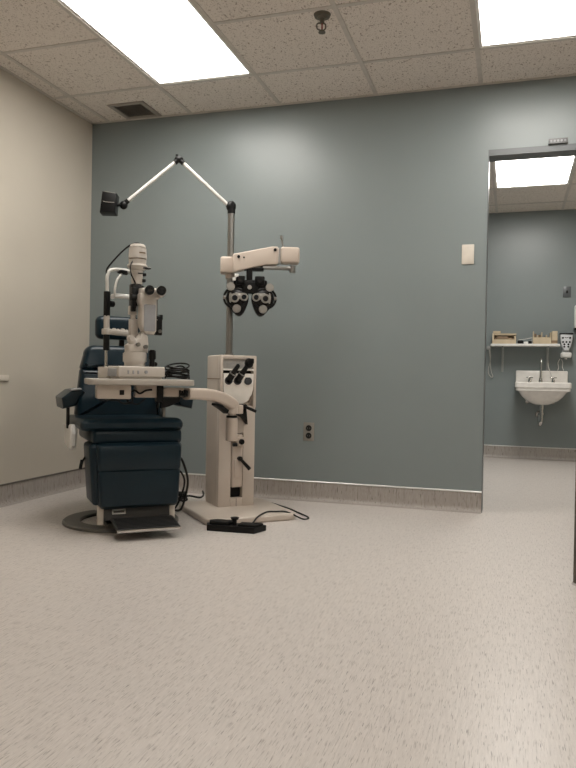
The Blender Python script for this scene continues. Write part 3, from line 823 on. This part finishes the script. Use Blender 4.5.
for a, b_, c, d_ in ((-.088, -.066, 1.322, 1.342), (-.100, -.082, 1.304, 1.322)):
    m = MB(H); m.box(a, b_, f0 + .05, f0 + .075, c, d_, .003); m.build('white_dial_tab', 'white', ph)
for x in (-.055, .053):
    m = MB(H); m.cyl((x, f0 + .075, 1.305), (x, f0 + .083, 1.305), .014, n=18); m.build('spirit_dial', 'gloss', ph)
for sx in (-1, 1):
    def X(u): return sx * u * .90
    # teardrop battery body
    body = []
    for k in range(26):
        a = 2 * math.pi * k / 26
        r = .070
        u_ = .078 + r * math.cos(a); z_ = PZ - .008 + r * math.sin(a)
        if math.sin(a) < -.3: u_ = .078 + r * math.cos(a) * (1 - .35 * (-math.sin(a) - .3)) - .016 * (-math.sin(a) - .3); z_ -= .030 * (-math.sin(a) - .3) / .7
        body.append((X(u_), z_))
    m = MB(H); m.prism(body, f0 + .005, f0 + .055, 'f', .010, 3).box(X(.02) if sx > 0 else X(.09), X(.09) if sx > 0 else X(.02), f0 + .008, f0 + .05, PZ + .03, PZ + .075, .008)
    hb = m.build('lens_battery', 'gloss', ph)
    m = MB(H); m.ring((X(.086), f0 + .057, PZ - .010), (0, 1, 0), .050, .058, .005, 36); m.build('sphere_dial_ring', 'black', hb)
    m = MB(H); m.prism([(X(.122 + .010 * math.cos(R(a)) * (1 if a < 180 else 1)), PZ - .006 + .030 * math.sin(R(a))) for a in range(0, 360, 20)], f0 + .055, f0 + .062, 'f', .002, 1); m.build('sphere_scale', 'dimple', hb)
    m = MB(H); m.ring((X(.10), f0 + .03, PZ - .005), (0, 1, 0), .050, .062, .03, 36); m.build('outer_dial_rim', 'black', hb)
    m = MB(H); m.cyl((X(.122), f0 + .02, PZ + .056), (X(.122), f0 + .066, PZ + .056), .0245, .023, 24, .003); m.build('cylinder_knob', 'dimple', hb)
    # peanut face plate with two apertures
    m = MB(H)
    m.cyl((X(.078 + .018), f0 + .060, PZ - .008), (X(.078 + .018), f0 + .076, PZ - .008), .027, .025, 26, .003)
    m.cyl((X(.078 - .040), f0 + .060, PZ - .002), (X(.078 - .040), f0 + .076, PZ - .002), .024, .022, 26, .003)
    m.box(X(.096) if sx < 0 else X(.038), X(.038) if sx < 0 else X(.096), f0 + .060, f0 + .072, PZ - .014, PZ + .022, .006)
    m.build('face_plate', 'dimple', hb)
    for q_, z_, r_ in ((.096, PZ - .009, .0165), (.038, PZ - .003, .015)):
        m = MB(H); m.cyl((X(q_), f0 + .074, z_), (X(q_), f0 + .079, z_), r_, r_ - .0015, 22); m.build('aperture', 'glassd', hb)
    m = MB(H); m.cyl((X(.082), f0 + .058, PZ - .068), (X(.082), f0 + .074, PZ - .068), .025, .022, 24, .003).cyl((X(.082), f0 + .074, PZ - .068), (X(.082), f0 + .079, PZ - .068), .009, n=14); m.build('cross_cylinder_dial', 'dimple', hb)
    m = MB(H); m.box(X(.145) if sx > 0 else X(.17), X(.17) if sx > 0 else X(.145), f0 + .02, f0 + .05, PZ - .014, PZ + .006, .004); m.build('side_tab', 'steel', hb)

# ------------------------------------------------------------------ slit lamp on the table
TZ = .745
L = Frame(TX, TY, 52)
sl = thing('slit_lamp', 'cream slit lamp microscope with black eyepieces on the swing table', 'slit lamp', (TX, TY, TZ), 52)
m = MB(L); m.box(-.150, .092, -.055, .095, TZ + .010, TZ + .062, .007, 3).box(-.140, .08, -.045, .085, TZ, TZ + .012, .003); ba = m.build('base_carriage', 'lampw', sl)
m = MB(L); m.box(-.158, -.149, -.03, .07, TZ + .012, TZ + .05, .003); m.build('carriage_end', 'grey', ba)
for x in (-.10, -.075, -.05):
    m = MB(L); m.box(x - .004, x + .004, .094, .098, TZ + .025, TZ + .042, .001); m.build('front_button', 'grey', ba)
m = MB(L); m.cyl((-.01, .094, TZ + .035), (-.01, .101, TZ + .035), .008); m.build('front_dial', 'grey', ba)
G = Frame(.7187, -1.0447, 79)
m = MB(G); m.box(-.128, -.078, -.028, .035, TZ, TZ + .058, .004); m.build('rail_cover', 'lampw', sl)
m = MB(G); m.cyl((-.10, .04, TZ + .03), (.125, .04, TZ + .03), .008).box(.085, .12, -.035, .05, TZ, TZ + .05, .004); m.build('rail_axle', 'steel', sl)
m = MB(L); m.cyl((-.040, .025, TZ + .060), (-.040, .025, TZ + .082), .050, .050, 30).cyl((-.040, .025, TZ + .080), (-.040, .025, TZ + .132), .0575, .0575, 30, .005); m.build('pedestal', 'lampw', sl)
m = MB(L); m.cyl((.030, .075, TZ + .058), (.030, .075, TZ + .10), .016, .012).cyl((.030, .075, TZ + .095), (.030, .075, TZ + .145), .0185, .017, 18, .004); m.build('joystick', 'black', sl)
m = MB(L); m.sph((.052, .06, TZ + .075), .013).cyl((.03, .06, TZ + .075), (.052, .06, TZ + .075), .006); m.build('lock_screw', 'black', sl)
# arms above the pedestal
m = MB(L)
m.prism([(-.078, TZ + .130), (.024, TZ + .130), (.027, TZ + .17), (.022, TZ + .215), (-.005, TZ + .235), (-.028, TZ + .20), (-.050, TZ + .188), (-.082, TZ + .165)], -.02, .045, 'f', .012, 3)
m.sph((-.058, .030, TZ + .188), .022); m.cyl((-.068, .02, TZ + .200), (-.068, .055, TZ + .200), .014, .013)
m.build('arm_base', 'lampw', sl)
for x, z in ((-.034, .17), (.005, .16)):
    m = MB(L); m.cyl((x, .044, TZ + z), (x, .058, TZ + z), .010); m.build('arm_screw', 'steel', sl)
# illumination column
m = MB(L); m.cyl((-.028, -.035, TZ + .19), (-.028, -.035, TZ + .45), .0125).box(-.046, -.006, -.05, -.018, TZ + .21, TZ + .30, .004).box(-.050, -.012, -.05, -.02, TZ + .32, TZ + .365, .004); m.build('lamp_column', 'lampw', sl)
m = MB(L); m.box(-.044, .004, -.055, -.008, TZ + .365, TZ + .475, .006).box(-.05, -.03, -.02, .01, TZ + .335, TZ + .455, .004).cyl((-.055, .0, TZ + .405), (-.03, .0, TZ + .405), .018).cyl((-.052, .0, TZ + .36), (-.03, .0, TZ + .36), .011).box(.0, .022, -.045, -.02, TZ + .44, TZ + .47, .003)
m.build('slit_mechanism', 'black', sl)
# lamp tower
m = MB(L); m.cyl((-.012, -.03, TZ + .474), (-.012, -.03, TZ + .545), .027, .030, 26, .002); m.build('tower_neck', 'lampw', sl)
m = MB(L); m.box(.006, .028, -.04, -.01, TZ + .487, TZ + .502, .003).box(.008, .03, -.04, -.01, TZ + .517, TZ + .532, .003).box(-.02, .008, -.001, .003, TZ + .524, TZ + .529, .001); m.build('filter_lever', 'black', sl)
m = MB(L); m.cyl((-.012, -.03, TZ + .545), (-.012, -.03, TZ + .562), .036, .050, 30).cyl((-.012, -.03, TZ + .562), (-.012, -.03, TZ + .574), .051, .047, 30, .002); m.box(-.0, .05, -.045, -.0, TZ + .553, TZ + .562, .003); m.build('tower_flange', 'lampw', sl)
m = MB(L); m.cyl((-.010, -.03, TZ + .572), (-.010, -.03, TZ + .598), .042, .044, 30, .001).cyl((-.010, -.03, TZ + .602), (-.010, -.03, TZ + .655), .046, .042, 30, .001).cyl((-.010, -.03, TZ + .655), (-.010, -.03, TZ + .674), .042, .035, 30, .004); hs = m.build('lamp_housing', 'lampw', sl)
m = MB(L); m.cyl((-.010, -.03, TZ + .597), (-.010, -.03, TZ + .603), .0415, n=30).box(-.02, .012, .0135, .0152, TZ + .625, TZ + .631); m.build('housing_seam', 'tandk', hs)
m = MB(L); m.box(.0, .046, -.02, .012, TZ + .551, TZ + .5585, .003); m.build('flange_slot', 'black', sl)
# microscope
m = MB(L)
m.prism([(-.020, 1.01), (.005, .970), (.050, .968), (.062, .985), (.062, 1.14), (.064, 1.165), (.055, 1.180), (.0, 1.185), (-.024, 1.165), (-.028, 1.13), (-.020, 1.11)], -.005, .055, 'f', .010, 3)
mi = m.build('microscope_body', 'lampw', sl)
m = MB(L); m.prism(rrect(-.008, .054, .982, 1.115, .008, 3), .050, .0575, 'f', .002, 1); m.build('side_panel', 'grey', mi)
m = MB(L); m.prism([(-.022, 1.150), (.05, 1.140), (.088, 1.160), (.088, 1.190), (.04, 1.203), (-.018, 1.195)], .0, .055, 'f', .012, 3); m.build('binocular_head', 'lampw', mi)
E_ = Frame(L(.026, .04, 0).x, L(.026, .04, 0).y, 33)
for x in (-.004, .053):
    z = 1.181
    m = MB(E_); m.cyl((x, -.02, z - .002), (x, .050, z), .026, .0245, 24, .003); tbq = m.build('eyepiece_tube', 'lampw', mi)
    m = MB(E_); m.cyl((x, .046, z), (x, .066, z), .0235, .0225, 24, .003); m.ring((x, .0665, z), (0, 1, 0), .011, .0225, .006); m.build('eyecup', 'rubber', tbq)
    m = MB(E_); m.cyl((x, .062, z), (x, .0675, z), .0115, n=18); m.build('ocular_lens', 'glassd', tbq)
m = MB(L); m.sph((.062, .055, 1.152), .010).cyl((.062, .04, 1.152), (.062, .062, 1.152), .007); m.build('magnification_knob', 'lampw', mi)
m = MB(L); m.cyl((.086, .0, 1.06), (.086, .0, 1.16), .0028, n=8); m.cyl((.086, .0, 1.158), (.055, .0, 1.165), .0028, n=8); m.build('hanger_rod', 'steel', sl)
m = MB(L); m.box(.074, .110, -.012, .014, .968, 1.064, .003).box(.100, .112, -.008, .016, 1.045, 1.072, .003); bk = m.build('tonometer_block', 'black', sl)
m = MB(L); m.cyl((.096, .013, .988), (.096, .020, .988), .009, n=16).cyl((.080, .013, 1.045), (.080, .016, 1.045), .003, n=10); m.build('block_knob', 'steel', bk)
m = MB(L); m.box(.060, .074, -.004, .006, .975, 1.05, .002); m.build('block_arm', 'panel', bk)
# head rest frame
UL, UR = -.099, .099
m = MB(G)
m.tube([(UL, 0, 1.15), (UL, 0, 1.22), (UL - .002, 0, 1.25), (UL + .012, 0, 1.283), (UL + .045, 0, 1.297), (0, 0, 1.303), (.05, 0, 1.305), (.085, 0, 1.295), (UR, 0, 1.26), (UR, 0, 1.15)], .0088, 12)
hr = m.build('head_frame', 'tube', sl)
m = MB(G); m.tube([(UL + .035, .02, 1.16), (UL + .035, .02, 1.20), (UL + .05, .02, 1.245), (UL + .08, .015, 1.272), (.0, .005, 1.296)], .0062, 10); m.build('fixation_bracket', 'tube', hr)
m = MB(G); m.tube([(UL + .03, .008, 1.158), (-.03, -.016, 1.166), (.03, -.016, 1.172), (UR, .0, 1.172)], .0125, 10); m.build('forehead_band', 'white', hr)
m = MB(G); m.box(-.02, .025, -.008, .025, 1.283, 1.30, .004).cyl((-.02, .01, 1.288), (.03, .012, 1.288), .009); m.build('fixation_clamp', 'black', hr)
for u in (UL, UR):
    m = MB(G); m.box(u - .0135, u + .0135, -.012, .012, 1.055, 1.182, .004, 2); m.build('upright_sleeve', 'black', sl)
    m = MB(G); m.cyl((u, 0, .96), (u, 0, 1.06), .0145, n=18); m.box(u - .018, u + .018, -.018, .018, .965, .995, .004); m.build('upright', 'lampw', sl)
    m = MB(G); m.cyl((u, 0, .885), (u, 0, .965), .016, .0155, 18); m.build('lower_sleeve', 'black', sl)
    m = MB(G); m.cyl((u, 0, TZ + .03), (u, 0, .89), .0075, n=14); m.build('upright_rod', 'chrome', sl)
m = MB(G); m.cyl((UL + .013, .0, 1.122), (UL + .045, .0, 1.122), .016, .016, 18, .002); m.build('height_knob', 'black', sl)
m = MB(G)
m.box(UL, UR, -.018, .020, .966, .992, .006, 3)
for u, r_ in ((-.045, .011), (-.015, .009), (.02, .013), (.05, .009)): m.sph((u, .0, .991), r_, (1.3, 1, 1))
m.build('chin_rest', 'lampw', sl)
m = MB()
m.tube([tuple(Vector((v.x, -v.y, v.z))) for v in (L(.012, -.03, TZ + .668), L(-.002, -.045, TZ + .684), L(-.032, -.055, TZ + .676), L(-.07, -.075, TZ + .642), L(-.112, -.10, TZ + .588), L(-.138, -.115, TZ + .545), G(UL, .0, 1.252))], .0042, 8)
m.tube([tuple(Vector((v.x, -v.y, v.z))) for v in (L(-.045, -.01, TZ + .585), L(-.060, .0, TZ + .555), L(-.058, .005, TZ + .52), L(-.040, .0, TZ + .49), L(-.02, -.02, TZ + .470))], .0036, 8)
m.build('lamp_cable', 'cable', sl)

# ------------------------------------------------------------------ loose things
t = thing('coiled_cable', 'coil of black cable lying on the right end of the swing table', 'cable', tuple(T(.185, .03, TZ)), TA)
m = MB(T)
for k in range(9):
    tilt = random.uniform(-.35, .35); ph_ = random.uniform(0, 6.28); ru = random.uniform(.046, .064); rv = random.uniform(.045, .058)
    lift = random.uniform(.0, .028) + .004 * k; du, dv = random.uniform(-.008, .008), random.uniform(-.008, .008)
    ring = []
    for q in range(14):
        a = 2 * math.pi * q / 14
        ring.append((.182 + du + ru * math.cos(a), .03 + dv + rv * math.sin(a), max(TZ + .0052, TZ + .008 + lift + ru * math.sin(tilt) * math.cos(a + ph_))))
    m.tube(ring, .0042, 7, 3, closed=True)
m.tube([(.115, .06, TZ + .0052), (.14, .05, TZ + .045), (.175, .04, TZ + .066), (.21, .03, TZ + .066), (.235, .03, TZ + .035), (.238, .05, TZ + .006)], .0042, 7)
m.build('coil', 'cable', t)
m = MB(T); m.cyl((.175, -.035, TZ + .05), (.19, .085, TZ + .052), .009, n=12); m.build('cable_tie', 'rubber', t)

# foot pedal
PX, PY = 1.340, -.985
P = Frame(PX, PY, 4)
t = thing('foot_pedal', 'black foot pedal lying on the floor before the stand base', 'foot pedal', (PX, PY, 0), 4)
m = MB(P); m.prism([(-.125, .045), (.118, .045), (.155, -.045), (-.105, -.05), (-.145, -.01)], 0, .030, 'z', .004, 2); pe = m.build('pedal_base', 'black', t)
m = MB(P); m.prism([(-.118, .028), (-.02, .025), (-.01, -.035), (-.10, -.04), (-.13, -.008)], .029, .046, 'z', .004, 2); m.build('left_tread', 'rubber', t)
m = MB(P); m.prism([(.03, .028), (.115, .030), (.142, -.036), (.03, -.035)], .029, .040, 'z', .004, 2); m.build('right_tread', 'rubber', t)
m = MB(P); m.cyl((.005, 0, .029), (.005, 0, .058), .010).cyl((.005, 0, .056), (.005, 0, .066), .018, .022, 18); m.build('toe_button', 'black', t)
zb = .0405
def wpts(l): return [(x, -y, z) for x, y, z in l]
m = MB(); m.tube(wpts([(1.40, -.935, .022), (1.412, -.905, .03), (1.40, -.80, .040), (1.40, -.66, zb), (1.44, -.63, zb), (1.50, -.615, .040), (1.585, -.60, .006), (1.60, -.54, .005), (1.50, -.42, .005), (1.40, -.31, .005), (1.22, -.16, .005), (1.14, -.105, .005)]), .0042, 8)
tag(m.build('pedal_cord', 'cable'), 'thin black cord looping from the foot pedal over the stand base', 'cord')
# cables beside the chair
m = MB()
m.tube(wpts([(.93, -.86, .30), (.975, -.85, .33), (1.0, -.835, .27), (.985, -.77, .19), (.955, -.74, .10), (.90, -.68, .02), (.82, -.62, .0065), (.74, -.52, .0065)]), .0065, 8)
m.tube(wpts([(.93, -.87, .24), (.965, -.84, .26), (.975, -.79, .20), (.925, -.73, .10), (.86, -.69, .015), (.78, -.62, .0065), (.70, -.50, .0065)]), .0055, 8)
tag(m.build('power_cable', 'cable'), 'twin black cables drooping from the chair side to the floor', 'cable')
t = thing('cable_bundle', 'bunched black cable lying on the floor between chair and stand', 'cable', (.705, -.38, 0))
m = MB()
pts = []
for k in range(60):
    a = k * .62; rr = .055 + .02 * math.sin(k * 1.3)
    pts.append((.705 + rr * 1.2 * math.cos(a), .38 + rr * .9 * math.sin(a), .008 + .05 * abs(math.sin(k * .41))))
m.tube(pts, .0055, 7, 3)
m.build('loops', 'cable', t)
m = MB(); m.tube(wpts([(.755, -.36, .02), (.77, -.30, .03), (.80, -.20, .006), (.78, -.10, .006), (.75, -.045, .02)]), .006, 8); m.build('lead', 'cable', t)

# ------------------------------------------------------------------ camera and look
cam = bpy.data.cameras.new('camera'); co = bpy.data.objects.new('camera', cam); COL.objects.link(co)
f, yaw, pitch, roll = 716.376, .3029, -.0103, .0178
Fv = Vector((-math.sin(yaw) * math.cos(pitch), math.cos(yaw) * math.cos(pitch), math.sin(pitch)))
Rv = Vector((math.cos(yaw), math.sin(yaw), 0)); Uv = Rv.cross(Fv)
R2 = Rv * math.cos(roll) + Uv * math.sin(roll); U2 = Uv * math.cos(roll) - Rv * math.sin(roll)
mw = Matrix((R2, U2, -Fv)).transposed().to_4x4(); mw.translation = Vector((2.6455, -4.3007, .7703))
co.matrix_world = mw
cam.sensor_fit = 'VERTICAL'; cam.sensor_height = 24; cam.lens = f / 768 * 24
cam.clip_start = .05
sc.camera = co
w = bpy.data.worlds.new('world'); sc.world = w; w.use_nodes = True
w.node_tree.nodes['Background'].inputs['Color'].default_value = (.02, .02, .02, 1)
sc.view_settings.view_transform = 'Standard'; sc.view_settings.look = 'None'
sc.view_settings.gamma = 1; sc.view_settings.use_curve_mapping = False
sc.view_settings.exposure = 0.0
sc.cycles.max_bounces = 10; sc.cycles.diffuse_bounces = 6; sc.cycles.sample_clamp_indirect = 6
